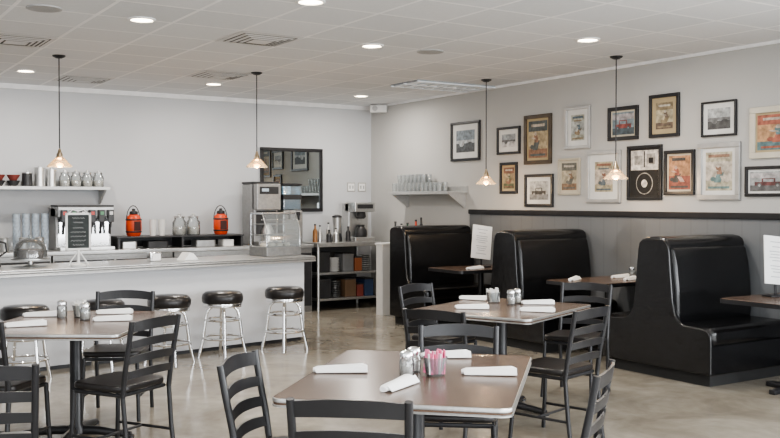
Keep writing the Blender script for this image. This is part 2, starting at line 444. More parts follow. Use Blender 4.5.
# menu cards
def make_menu(x, t, rz, label, lean):
    root = thing('menu_stand', (x, -t, .76), rz, label, 'menu', 'white menu cards standing on booth tables')
    bm = B(); box(bm, (0,.03,.008), (.2,.12,.016)); box(bm, (0,.045,.09), (.02,.012,.16)); part(root, 'base', bm, BLACKM, bevel=.003)
    M = Matrix.Translation((0,.03,.30)) @ Euler((-.16, lean, 0)).to_matrix().to_4x4()
    bm = B(); r = bmesh.ops.create_cube(bm, size=1, matrix=M @ Matrix.Diagonal((.25,.008,.40,1))); part(root, 'card', bm, PAPER)
    bm = B()
    for i, (w, z) in enumerate(((.13,.15),(.09,.11),(.15,.07),(.13,.045),(.15,.02),(.10,-.005),(.14,-.05),(.12,-.075),(.09,-.10),(.13,-.14))):
        bmesh.ops.create_cube(bm, size=1, matrix=M @ Matrix.Translation((0,-.0046,z)) @ Matrix.Diagonal((w,.001,.007,1)))
    part(root, 'printed_lines', bm, mat('grey_print', (.42,.42,.45), .8))
    return root
make_menu(-.60, 3.52, math.radians(-15), 'white printed menu card on stand at booth table', .14)
make_menu(-.66, 7.52, math.radians(-15), 'white printed menu card on stand at booth table', .10)

# ------------------------------------------------------------ service counter and stools
CTH = math.radians(41)
def CW(x, y):
    return W(-.8+x*math.cos(CTH)-y*math.sin(CTH), 10.31+x*math.sin(CTH)+y*math.cos(CTH))
CR = CTH-A
cx, cy = CW(0, 0)
root = thing('service_counter', (cx, cy, 0), CR, 'long white diner counter with polished steel top', 'counter')
bm = B(); box(bm, (-2.6,.40,.46), (5.0,.56,.84)); part(root, 'counter_body', bm, COUNTERF, bevel=.004)
bm = B(); box(bm, (-2.6,.41,.03), (4.96,.5,.06)); part(root, 'toe_kick', bm, DARKW)
bm = B(); prism(bm, [(p[0]-2.6, p[1]+.38) for p in rr(5.19, .75, .058)], XYZ, .885, .94); part(root, 'countertop', bm, CTOP, bevel=.004, bseg=2)
bm = B()
o_ = rr(5.21, .77, .065); zz = [.882,.890,.896,.904,.910,.918,.924,.932]
rings = [[bm.verts.new((p[0]*(1-(.002 if k in (2,3,6) else 0))-2.6, p[1]*(1-(.010 if k in (2,3,6) else 0))+.38, z)) for p in o_] for k, z in enumerate(zz)]
for a, c in zip(rings, rings[1:]):
    for k in range(len(o_)): bm.faces.new((a[k], a[(k+1) % len(o_)], c[(k+1) % len(o_)], c[k]))
part(root, 'edge_band', bm, DSTEEL, label='ribbed metal counter edge')
def make_stool(loc, rz):
    root = thing('bar_stool', loc, rz, 'chrome stool with round black vinyl seat at counter', 'stool', 'chrome stools along the counter')
    bm = B(); lathe(bm, [(0,.545),(.192,.545),(.202,.56),(.204,.60),(.197,.63),(.17,.652),(0,.660)], seg=32); part(root, 'seat', bm, SEATV)
    bm = B(); lathe(bm, [(0,.505),(.18,.505),(.197,.508),(.199,.514),(.193,.518),(.193,.524),(.199,.528),(.199,.534),(.193,.538),(.198,.546),(.175,.546)], seg=32); part(root, 'seat_band', bm, CHROME)
    for i in range(4):
        a = math.pi/4+i*math.pi/2; c, s = math.cos(a), math.sin(a)
        bm = B(); tube(bm, [(c*.05,s*.05,.508),(c*.11,s*.11,.50),(c*.145,s*.145,.47),(c*.165,s*.165,.40),(c*.19,s*.19,.2),(c*.235,s*.235,.0)], .016, seg=10); part(root, 'leg', bm, CHROME)
    for r, z in ((.190,.2),(.168,.38)):
        bm = B(); tube(bm, [(r*math.cos(2*math.pi*k/32), r*math.sin(2*math.pi*k/32), z) for k in range(32)], .013, closed=True); part(root, 'foot_ring', bm, CHROME)
    return root
st = None
for k, (l, d) in enumerate(((-1.10,9.67),(-1.66,9.20),(-2.10,8.83),(-2.60,8.38),(-3.12,7.93))):
    x, y = W(l, d)
    if st is None: st = make_stool((x, y, 0), .3)
    else: dup(st, (x, y, 0), .3+.2*k)

# items on the counter
x, y = CW(-2.66, .16)
root = thing('chalkboard_sign', (x, y, .94), CR-.25, 'small framed chalkboard on white scroll stand on counter', 'sign')
bm = B(); lathe(bm, [(0,0),(.07,0),(.075,.012),(.02,.03),(.012,.05),(.012,.16),(0,.16)], seg=20)
tube(bm, [(-.09,0,.012),(-.06,0,.06),(-.012,0,.13)], .006); tube(bm, [(.09,0,.012),(.06,0,.06),(.012,0,.13)], .006)
part(root, 'stand', bm, WPAINT)
bm = B()
for s in (-1,1): box(bm, (s*.105,0,.325), (.020,.02,.35))
box(bm, (0,0,.16), (.230,.02,.020)); box(bm, (0,0,.49), (.230,.02,.020))
tube(bm, [(-.08,0,.5),(-.05,0,.53),(0,0,.515),(.05,0,.53),(.08,0,.5)], .006)
part(root, 'frame', bm, WPAINT, bevel=.003)
bm = B(); box(bm, (0,.002,.325), (.20,.008,.32)); part(root, 'board', bm, mat('chalkboard', (.03,.036,.036), .8, var=.4, vscale=15))
bm = B()
for i, z in enumerate((.45,.41,.36,.32,.28,.24,.20)):
    w = random.uniform(.04,.07)
    tube(bm, [(-w+2*w*k/14, -.0035, z+.008*math.sin(k*2.1+i)) for k in range(15)], .0014, seg=5)
part(root, 'chalk_marks', bm, mat('chalk', (.5,.5,.5), .9))

x, y = CW(-1.82, .3)
root = thing('napkin_dispenser', (x, y, .94), CR, 'chrome tabletop napkin dispenser on steel counter', 'napkin dispenser')
bm = B(); box(bm, (0,0,.05), (.13,.09,.10)); part(root, 'body', bm, CHROME, bevel=.015, bseg=3)
bm = B(); box(bm, (0,-.042,.05), (.09,.02,.06)); part(root, 'napkins', bm, PAPER)
x, y = CW(-1.45, .3)
root = thing('folded_napkin', (x, y, .94), CR+.2, 'white folded cloth napkin tented on steel counter', 'napkin')
bm = B(); prism(bm, [(-.10,0),(.10,0),(.03,.07),(-.02,.085)], lambda a, b_, h: (a, h, b_), -.07, .06); part(root, 'cloth', bm, WHITE, bevel=.008)
x, y = CW(-3.0, .45)
root = thing('cake_stand', (x, y, .94), 0, 'steel cake stand with clear glass dome on counter', 'cake stand')
bm = B(); lathe(bm, [(0,0),(.08,0),(.02,.02),(.02,.05),(.17,.065),(.17,.075),(0,.075)]); part(root, 'stand', bm, STEEL)
bm = B(); lathe(bm, [(.15,.077),(.15,.15),(.13,.21),(.08,.25),(.012,.26),(.012,.275),(.02,.29),(0,.30)]); part(root, 'dome', bm, GLASS)
bm = B(); lathe(bm, [(0,.077),(.11,.077),(.115,.09),(.11,.16),(0,.165)]); part(root, 'cake', bm, mat('dark_cake', (.05,.03,.02), .8))
x, y = CW(-3.35, .55)
root = thing('coffee_urn', (x, y, .94), 0, 'black coffee urn with steel lid on counter', 'coffee urn')
bm = B(); lathe(bm, [(0,0),(.11,0),(.11,.03),(.095,.05),(.10,.24),(.08,.28),(0,.28)]); part(root, 'body', bm, DARKW)
bm = B(); lathe(bm, [(.082,.278),(.08,.30),(.02,.32),(.015,.35),(0,.355)]); part(root, 'lid', bm, STEEL)
bm = B(); tube(bm, [(.09,0,.24),(.15,0,.22),(.16,0,.14),(.10,0,.10)], .01); part(root, 'handle', bm, DARKW)
# steel and glass display case at counter end
x, y = CW(-.27, .44)
root = thing('display_case', (x, y, .94), CR, 'steel and glass pastry display case on counter end', 'display case')
bm = B(); box(bm, (0,0,.05), (.46,.36,.10)); part(root, 'base', bm, DSTEEL, bevel=.006)
bm = B(); box(bm, (0,.04,.47), (.46,.24,.02)); box(bm, (0,-.075,.40), (.46,.012,.012))
for sx in (-.222,.222):
    box(bm, (sx,.15,.28), (.016,.016,.38)); tube(bm, [(sx,-.165,.10),(sx,-.165,.30),(sx,-.08,.465)], .007)
part(root, 'frame', bm, CHROME, bevel=.003)
for z, dd in ((.23,.29),(.35,.22)):
    bm = B(); box(bm, (0,.15-dd/2,z), (.43,dd,.008)); part(root, 'shelf', bm, DSTEEL)
bm = B(); prism(bm, [(-.165,.10),(-.165,.30),(-.08,.462),(-.078,.462),(-.161,.30),(-.161,.10)], lambda a, b_, h: (h, a, b_), -.215, .215); part(root, 'glass_panel', bm, GLASS)
bm = B()
for i in range(4): lathe(bm, [(0,.0),(.04,0),(.045,.02),(.03,.04),(0,.045)], c=(-.15+.1*i,-.0,.102), seg=12)
part(root, 'pastries', bm, mat('pastry', (.75,.68,.58), .8, var=.2, vscale=30))

# ------------------------------------------------------------ back bar along back wall
def cab(name, x0, x1, label, doors=2):
    root = thing(name, ((x0+x1)/2, -.37, 0), 0, label, 'cabinet', 'back bar base cabinets'); w = x1-x0
    bm = B(); box(bm, (0,0,.4475), (w,.66,.895)); part(root, 'body', bm, DSTEEL, bevel=.003)
    for i in range(doors):
        dx = -w/2+w*(i+.5)/doors
        bm = B(); box(bm, (dx,-.34,.46), (w/doors-.03,.02,.74)); d = part(root, 'door', bm, DARKW, bevel=.004)
        bm = B(); tube(bm, [(dx-.1,-.35,.76),(dx-.1,-.38,.76),(dx+.1,-.38,.76),(dx+.1,-.35,.76)], .007); h = finish('handle', bm, CHROME); h.parent = d
    return root
for x0 in (-7.9,-6.4,-4.9,-3.4): cab('base_cabinet', x0+.01, x0+1.49, 'dark under-counter cabinet with steel body on back wall')
cab('base_cabinet', -1.90, -1.40, 'dark under-counter cabinet with steel body on back wall', 1)
bm = B(); box(bm, (-4.645,-.37,.92), (6.53,.70,.05)); o = finish('steel_worktop', bm, CTOP, bevel=.006); tag(o, 'long stainless steel worktop on back bar cabinets', 'worktop')
ZB = .945
root = thing('riser_shelf', (-3.23,-.38,ZB), 0, 'dark low riser shelf on back bar worktop', 'shelf')
bm = B(); box(bm, (0,0,.145), (1.72,.42,.02)); part(root, 'board', bm, DARKW, bevel=.003)
for x in (-.83,0,.83):
    bm = B(); box(bm, (x,0,.0675), (.03,.4,.135)); part(root, 'support', bm, DARKW)
bm = B(); box(bm, (0,.19,.07), (1.63,.012,.125)); part(root, 'rear_panel', bm, DARKW)
ZR = ZB+.155
def small_thing(name, x, y, z, label, cat, bmf, m, **k):
    bm = B(); bmf(bm); o = finish(name, bm, m, **k); o.location = (x,y,z); tag(o, label, cat); return o
for x, w, m in ((-3.92,.20,STEEL),(-3.55,.28,DARKW),(-2.9,.28,DSTEEL),(-2.58,.16,PAPER)):
    small_thing('ingredient_pan', x, -.45, ZB, 'shallow ingredient pan under the riser shelf', 'pan', lambda bm: prism(bm, rr(w,.22,.03), XYZ, 0, .09), m, bevel=.006)
def make_canister(loc, rz):
    root = thing('drink_canister', loc, rz, 'orange-red round canister with black lid on riser', 'canister', 'orange-red canisters on the riser')
    bm = B(); lathe(bm, [(0,0),(.075,0),(.090,.02),(.100,.09),(.098,.20),(.080,.255),(.055,.275),(0,.275)]); part(root, 'body', bm, RED)
    bm = B(); lathe(bm, [(.050,.272),(.055,.28),(.052,.315),(.022,.325),(.02,.35),(0,.355)]); part(root, 'lid', bm, DARKW)
    bm = B(); tube(bm, [(.096*math.cos(a),.012,.20+.19*math.sin(a)) for a in [math.pi*k/10 for k in range(11)]], .006); part(root, 'handle', bm, BLACKM)
    bm = B(); box(bm, (0,-.097,.13), (.09,.012,.12)); part(root, 'front_label', bm, mat('dark_red_label', (.05,.012,.01), .6), bevel=.003)
    bm = B(); lathe(bm, [(.099,.20),(.103,.205),(.103,.215),(.096,.22)]); lathe(bm, [(.096,.045),(.100,.05),(.102,.06),(.1,.065)]); part(root, 'band', bm, DARKW)
    return root
cn = make_canister((-2.63,-.4,ZR), 0); dup(cn, (-3.82,-.4,ZR), .2)
def make_jar(loc, label, grp, s=1.0):
    root = thing('glass_jar', loc, 0, label, 'jar', grp); root.scale = (s, s, s)
    bm = B(); lathe(bm, [(0,0),(.07,0),(.078,.015),(.078,.15),(.055,.18),(.055,.2),(0,.2)]); part(root, 'glass_body', bm, GLASS)
    bm = B(); lathe(bm, [(.06,.198),(.062,.215),(.02,.225),(.015,.245),(0,.25)]); part(root, 'lid', bm, STEEL)
    bm = B(); lathe(bm, [(0,.01),(.068,.01),(.07,.09),(0,.1)]); part(root, 'contents', bm, mat('pale_contents', (.62,.58,.52), .9, var=.25, vscale=50))
    return root
j = make_jar((-3.02,-.4,ZR), 'round glass storage jar with steel lid on riser', 'glass jars on the riser', 1.15)
dup(j, (-3.22,-.42,ZR), 0)
def make_stack(loc, label, material, name, grp, n=12, r0=.034, r1=.045, h=.12, step=.03, cat='cup'):
    bm = B()
    for i in range(n):
        z = i*step; lathe(bm, [(r0*.95,z+.001),(r0,z),(r1,z+h),(r1+.002,z+h+.002),(r1-.003,z+h),(r0-.002,z+.004)], seg=16)
    o = finish(name, bm, material); o.location = loc; tag(o, label, cat, grp); return o
CUP = mat('pale_blue_plastic', (.42,.48,.54), rough=.35, var=.3, vscale=25)
s1 = make_stack((-5.24,-.38,ZB), 'tall stack of grey-blue plastic tumblers on back bar', CUP, 'cup_stack', 'stacked tumblers')
for x in (-5.13,-5.02,-4.91):
    c = s1.copy(); COL.objects.link(c); c.location = (x,-.38,ZB)
WCUP = mat('white_paper_cup', (.75,.74,.72), rough=.6)
s2 = make_stack((-3.45,-.40,ZR), 'short stack of white paper cups on riser', WCUP, 'cup_stack', 'white paper cups', n=4)
c = s2.copy(); COL.objects.link(c); c.location = (-3.57,-.40,ZR)
s3 = make_stack((-5.68,-.40,ZB), 'tall stack of white paper cups on back bar', WCUP, 'cup_stack', 'white paper cups', n=9)
# steel pitchers and cups in front of the tumblers
def make_pitcher(loc, rz):
    root = thing('steel_pitcher', loc, rz, 'small steel pitcher with handle on back bar worktop', 'pitcher', 'steel pitchers on the back bar')
    bm = B(); lathe(bm, [(0,0),(.055,0),(.06,.02),(.05,.14),(.055,.17),(.05,.17),(.045,.14),(0,.12)]); part(root, 'body', bm, STEEL)
    bm = B(); tube(bm, [(.05,0,.15),(.10,0,.14),(.10,0,.06),(.058,0,.04)], .007); part(root, 'handle', bm, STEEL)
    return root
pp = make_pitcher((-5.40,-.50,ZB), .4)
for x, yy in ((-5.56,-.45),(-5.20,-.58),(-5.02,-.60)): dup(pp, (x,yy,ZB), x)
# soda fountain
root = thing('soda_fountain', (-4.46,-.36,ZB), 0, 'chrome soda fountain with row of black dispensing valves', 'soda machine')
bm = B(); box(bm, (0,.1,.26), (.68,.36,.52)); box(bm, (0,-.02,.47), (.68,.40,.13)); part(root, 'body', bm, DSTEEL, bevel=.01, bseg=3)
bm = B(); box(bm, (0,-.086,.22), (.62,.008,.34)); part(root, 'splash_panel', bm, CHROME)
bm = B(); box(bm, (0,-.15,.02), (.66,.26,.04)); part(root, 'drip_tray', bm, STEEL, bevel=.004)
bm = B(); box(bm, (0,-.02,.545), (.68,.38,.02)); part(root, 'top_cover', bm, DARKW, bevel=.004)
LOG = [mat('valve_label_red', (.5,.06,.05), .4), mat('valve_label_green', (.08,.25,.12), .4), mat('valve_label_white', (.7,.7,.7), .4)]
for i in range(6):
    x = -.28+.112*i
    bm = B(); box(bm, (x,-.25,.42), (.07,.10,.15)); v = part(root, 'valve', bm, DARKW, bevel=.004)
    bm = B(); cyl(bm, (x,-.26,.36), (x,-.26,.28), .018, .012); l_ = finish('nozzle', bm, DARKW); l_.parent = v
    bm = B(); box(bm, (x,-.215,.27), (.03,.012,.15), rot=(.2,0,0)); l_ = finish('lever', bm, DARKW); l_.parent = v
    bm = B(); box(bm, (x,-.302,.455), (.04,.004,.04)); l_ = finish('valve_label', bm, LOG[i % 3]); l_.parent = v
# coffee brewer tall
root = thing('coffee_brewer', (-2.03,-.40,ZB), 0, 'tall stainless coffee brewer with black trim and carafe', 'coffee machine')
bm = B(); box(bm, (0,.05,.42), (.36,.40,.84)); box(bm, (0,-.19,.03), (.36,.22,.06)); box(bm, (0,-.17,.66), (.36,.16,.36)); part(root, 'body', bm, DSTEEL, bevel=.012, bseg=3)
bm = B(); box(bm, (0,-.253,.75), (.28,.01,.10)); part(root, 'control_panel', bm, DARKW, bevel=.003)
bm = B(); box(bm, (-.06,-.262,.755), (.10,.006,.04)); part(root, 'display', bm, mat('blue_white_display', (.5,.6,.7), .4), bevel=.001)
bm = B(); box(bm, (0,-.155,.30), (.30,.01,.34)); part(root, 'recess_panel', bm, DARKW)
bm = B(); lathe(bm, [(0,.06),(.08,.06),(.085,.2),(.05,.27),(.05,.29),(0,.29)], c=(0,-.2,0)); part(root, 'carafe', bm, STEEL)
bm = B(); box(bm, (0,.04,.855), (.38,.40,.03)); part(root, 'top_lid', bm, DARKW, bevel=.005)
root = thing('juice_dispenser', (-1.64,-.42,ZB), 0, 'steel cold drink dispenser with clear blue tank', 'drink dispenser')
bm = B(); box(bm, (0,0,.235), (.30,.36,.47)); part(root, 'body', bm, DSTEEL, bevel=.01)
bm = B(); box(bm, (0,0,.65), (.28,.32,.35)); part(root, 'tank', bm, glass('blue_glass', (.60,.75,.84), .15, milk=.10), bevel=.015)
bm = B(); box(bm, (0,0,.84), (.30,.34,.025)); part(root, 'tank_lid', bm, DARKW, bevel=.004)
for sx in (-.07,.07):
    bm = B(); cyl(bm, (sx,-.21,.42), (sx,-.21,.34), .015); box(bm, (sx,-.195,.43), (.04,.05,.05)); part(root, 'tap', bm, DARKW)
bm = B(); box(bm, (0,0,.66), (.282,.322,.07)); part(root, 'tank_band', bm, DARKW)
bm = B(); box(bm, (0,0,.56), (.25,.29,.13)); part(root, 'drink', bm, mat('pale_drink', (.35,.42,.46), .3))

# stainless work table in the corner
root = thing('steel_work_table', (-.80,-.39,0), 0, 'stainless work table with two lower shelves', 'work table')
bm = B(); box(bm, (0,0,.93), (1.06,.68,.06)); part(root, 'top', bm, STEEL, bevel=.005)
for z in (.15,.52):
    bm = B(); box(bm, (0,0,z), (.99,.62,.03)); part(root, 'shelf', bm, DSTEEL, bevel=.003)
for sx in (-1,1):
    for sy in (-1,1):
        bm = B(); cyl(bm, (sx*.50,sy*.31,0), (sx*.50,sy*.31,.92), .02); part(root, 'leg', bm, STEEL)
bm = B(); box(bm, (0,.325,.55), (1.0,.01,.72)); part(root, 'rear_panel', bm, mat('rear_shadow_panel', (.09,.09,.09), .5))  # dark sheet stands in for the shade behind the shelves
def crate(x, y, z, s, m, label, name='storage_box'):
    root = thing(name, (x, y, z), 0, label, 'box')
    bm = B(); box(bm, (0,0,s[2]/2), s); part(root, 'body', bm, m, bevel=.008)
    bm = B(); box(bm, (0,0,s[2]), (s[0]*1.04,s[1]*1.04,.02)); part(root, 'lid', bm, DARKW, bevel=.005)
    return root
BRN = mat('brown_card', (.16,.10,.06), .8); DRD = mat('dull_red', (.22,.05,.04), .5); GRP_ = mat('grey_plastic', (.16,.165,.17), .5); ORG = mat('dull_orange', (.30,.10,.04), .5)
def stack_of(name, x, y, z, n, r, m, label, cat, step=.022):
    for i in range(n):
        bm = B(); lathe(bm, [(0,0),(r*.6,0),(r,.02),(r,.024),(r*.58,.006),(0,.006)], seg=20)
        o = finish(name, bm, m); o.location = (x, y, z+i*step); tag(o, label, cat, label)
z1, z2 = .5355, .1655
crate(-1.16,-.50,z1, (.18,.26,.28), DARKW, 'black storage bin on middle shelf of work table')
stack_of('plate', -.97,-.55,z1, 9, .085, PAPER, 'white plates stacked on work table shelf', 'plate')
crate(-.77,-.50,z1, (.18,.26,.26), GRP_, 'grey storage box on middle shelf of work table')
crate(-.60,-.50,z1, (.12,.26,.20), ORG, 'dull orange box on middle shelf of work table')
stack_of('mixing_bowl', -.44,-.55,z1, 8, .08, STEEL, 'steel bowls stacked on work table shelf', 'bowl', .03)
crate(-1.15,-.50,z2, (.20,.26,.27), DARKW, 'black bin on bottom shelf of work table')
stack_of('baking_tray', -.94,-.53,z2, 9, .09, DSTEEL, 'grey metal trays stacked on bottom shelf', 'tray', .026)
crate(-.73,-.50,z2, (.18,.26,.26), BRN, 'brown cardboard box on bottom shelf of work table')
crate(-.57,-.50,z2, (.11,.26,.18), DRD, 'dull red box on bottom shelf of work table')
crate(-.42,-.50,z2, (.15,.26,.25), BLUE, 'dark blue plastic box on bottom shelf of work table')
# drip coffee maker
root = thing('coffee_maker', (-.47,-.40,.96), 0, 'stainless commercial coffee maker with black trim', 'coffee machine')
bm = B(); box(bm, (0,.09,.28), (.34,.2,.56)); box(bm, (0,-.05,.50), (.34,.30,.14)); box(bm, (0,-.05,.03), (.34,.30,.06)); part(root, 'body', bm, STEEL, bevel=.012, bseg=3)
bm = B(); lathe(bm, [(0,.062),(.085,.062),(.09,.10),(.085,.16),(.05,.21),(.055,.24),(0,.24)], c=(0,-.08,0)); part(root, 'carafe', bm, DARKW)
bm = B(); lathe(bm, [(.06,.43),(.075,.36),(.05,.33),(0,.33)], c=(0,-.08,0)); part(root, 'filter_basket', bm, DARKW)
bm = B(); box(bm, (0,-.203,.51), (.26,.008,.06)); part(root, 'control_panel', bm, DARKW)
root = thing('blender', (-.84,-.42,.96), 0, 'kitchen blender with steel jug and dark base', 'blender')
bm = B(); lathe(bm, [(0,0),(.075,0),(.075,.05),(.055,.12),(0,.12)]); part(root, 'base', bm, DARKW)
bm = B(); lathe(bm, [(.05,.12),(.05,.14),(.07,.35),(0,.35)]); part(root, 'jug', bm, STEEL)
bm = B(); lathe(bm, [(.072,.35),(.072,.37),(.03,.39),(0,.39)]); part(root, 'lid', bm, DARKW)
def bottle(loc, label, m, h=.3, r=.035, grp=None, cat='bottle', name='bottle'):
    root = thing(name, loc, 0, label, cat, grp)
    bm = B(); lathe(bm, [(0,0),(r,0),(r,h*.6),(r*.4,h*.76),(r*.36,h*.93),(0,h*.93)], seg=16); part(root, 'body', bm, m)
    bm = B(); lathe(bm, [(r*.45,h*.92),(r*.45,h),(0,h)], seg=12); part(root, 'cap', bm, DARKW)
    return root
bottle((-1.0,-.45,.96), 'steel bottle on stainless work table', STEEL, .28)
bottle((-1.1,-.38,.96), 'steel bottle on stainless work table', STEEL, .24)
bottle((-1.2,-.42,.96), 'tan syrup bottle on stainless work table', mat('amber_syrup', (.3,.14,.05), .3), .26)
bottle((-.70,-.5,.96), 'dark bottle on stainless work table', DARKW, .22)
bottle((-.93,-.55,.96), 'steel bottle on stainless work table', STEEL, .20, .045)
bottle((-1.06,-.58,.96), 'dark bottle on stainless work table', DARKW, .18, .04)

# half wall between work table and booth
root = thing('partition', (-.42,-1.55,0), 0, 'white painted half-height partition beside the corner booth', 'partition')
bm = B(); box(bm, (0,0,.475), (.80,.16,.95)); part(root, 'panel', bm, WPAINT, bevel=.004)
bm = B(); box(bm, (0,0,.965), (.82,.22,.03)); part(root, 'cap', bm, WPAINT, bevel=.004)
ZS = .98
for i, (x, y, h, m, n) in enumerate(((-.56,-1.55,.29,DARKW,'black'),(-.36,-1.55,.27,mat('green_glass',(.03,.12,.05),.15),'green'),(-.22,-1.55,.31,RED,'orange-red'),(-.13,-1.55,.34,DARKW,'black'),(-.46,-1.55,.26,PAPER,'white'))):
    bottle((x,y,ZS), n+' sauce bottle on white half wall', m, h)

# ------------------------------------------------------------ wall shelves
def wall_shelf(name, loc, rz, L, dep, label):
    root = thing(name, loc, rz, label, 'shelf', 'wall shelves')
    bm = B(); box(bm, (0,-dep/2-.001,-.0125), (L,dep,.025)); box(bm, (0,-dep,-.02), (L,.012,.04)); box(bm, (0,-.008,.03), (L,.012,.08)); part(root, 'board', bm, PSTEEL, bevel=.002)
    for sx in (-1,1):
        bm = B(); x = sx*(L/2-.05)
        prism(bm, [(-.004,-.025),(-dep*.92,-.025),(-dep*.85,-.05),(-.03,-.22),(-.004,-.22)], lambda a, b_, h, x=x: (x+h, a, b_), -.012, .012)
        part(root, 'bracket', bm, PSTEEL)
    return root
wall_shelf('wall_shelf', (-4.92,0,1.73), 0, 1.65, .32, 'steel wall shelf holding glass jars and cups')
wall_shelf('wall_shelf', (0,-1.72,1.68), -math.pi/2, 1.45, .32, 'steel wall shelf stacked with clear glasses')
zs = 1.73
jar = make_jar((-4.20,-.16,zs), 'round glass jar with steel lid on wall shelf', 'glass jars on the wall shelf', .85)
for x in (-4.34,-4.48,-4.62): dup(jar, (x,-.16,zs), 0)
def pot(loc, m, label, r=.065, h=.2):
    root = thing('canister', loc, 0, label, 'canister')
    bm = B(); lathe(bm, [(0,0),(r,0),(r,h),(0,h)]); part(root, 'body', bm, m)
    bm = B(); lathe(bm, [(r*1.05,h),(r*1.05,h+.015),(.012,h+.02),(.012,h+.035),(0,h+.035)]); part(root, 'lid', bm, STEEL)
pot((-4.78,-.16,zs), STEEL, 'round steel canister on wall shelf', .06); pot((-4.92,-.16,zs), STEEL, 'round steel canister on wall shelf', .065, .22)
pot((-5.07,-.16,zs), DARKW, 'black canister on wall shelf', .06, .16)
def bowl(x, z, m, label):
    bm = B(); lathe(bm, [(0,0),(.04,0),(.075,.06),(.078,.07),(.07,.066),(.035,.008),(0,.008)]); o = finish('bowl', bm, m); o.location = (x,-.16,z); tag(o, label, 'bowl', 'bowls on the wall shelf')
for x in (-5.23,-5.40,-5.57):
    bowl(x, zs, DARKW, 'black bowl under red bowl on wall shelf'); bowl(x, zs+.0705, DRD, 'dull red bowl stacked on black bowl')
SG = glass('shelf_glass', (.90,.92,.92), .08, milk=.24)
def glassware(loc, h, r):
    bm = B(); lathe(bm, [(0,0),(r*.8,0),(r,h),(r-.004,h),(r*.8-.004,.01),(0,.01)], seg=14)
    o = finish('drinking_glass', bm, SG); o.location = loc; tag(o, 'clear drinking glass standing on wall shelf', 'glass', 'clear glasses on wall shelf'); return o
g0 = glassware((-.09,-1.08,1.68), .12, .038)
for i in range(12):
    for jx in (-.09,-.18,-.27):
        if i == 0 and jx == -.09: continue
        if not (i > 9 and jx == -.09):
            c = g0.copy(); COL.objects.link(c); c.location = (jx, -1.08-.1*i, 1.68)
            if i < 7 and jx != -.27:
                c2 = g0.copy(); COL.objects.link(c2); c2.location = (jx, -1.08-.1*i, 1.801)

# ------------------------------------------------------------ mirror, switches, wall speaker
root = thing('wall_mirror', (-1.365,-.0,1.857), 0, 'rectangular wall mirror in black frame', 'mirror')
bm = B()
for z in (-.44,.44): box(bm, (0,-.016,z), (1.01,.03,.05))
for x in (-.48,.48): box(bm, (x,-.016,0), (.05,.03,.88))
part(root, 'frame', bm, BLACKM, bevel=.005)
bm = B(); box(bm, (0,-.008,0), (.92,.01,.84)); part(root, 'mirror_glass', bm, mat('mirror_silver', (.36,.39,.39), rough=.02, metal=1, var=.0))
for x, n in ((-.36,'switch_plate'),(-.17,'switch_plate')):
    root = thing(n, (x,0,1.76), 0, 'white light switch plate on back wall', 'light switch', 'white switch plates')
    bm = B(); box(bm, (0,-.004,0), (.14,.007,.14)); part(root, 'plate', bm, mat('switch_rim', (.36,.35,.32), .5), bevel=.002)
    bm = B(); box(bm, (0,-.009,0), (.11,.006,.11)); part(root, 'cover', bm, mat('switch_white', (.85,.85,.84), .4), bevel=.002)
    bm = B(); box(bm, (-.025,-.014,0), (.022,.008,.05)); box(bm, (.025,-.014,0), (.022,.008,.05)); part(root, 'toggle', bm, mat('switch_grey', (.4,.4,.4), .4))
root = thing('wall_speaker', (-.11,-.40,2.93), math.radians(-40), 'small white speaker mounted high in room corner', 'speaker')
bm = B(); box(bm, (0,0,0), (.26,.12,.12)); part(root, 'housing', bm, WPAINT, bevel=.02, bseg=3)
bm = B(); cyl(bm, (0,0,.04), (0,0,.07), .02); part(root, 'bracket', bm, WPAINT)
bm = B(); cyl(bm, (-.05,-.058,0), (-.05,-.066,0), .04); part(root, 'grille', bm, mat('switch_grey', (.4,.4,.4), .4))

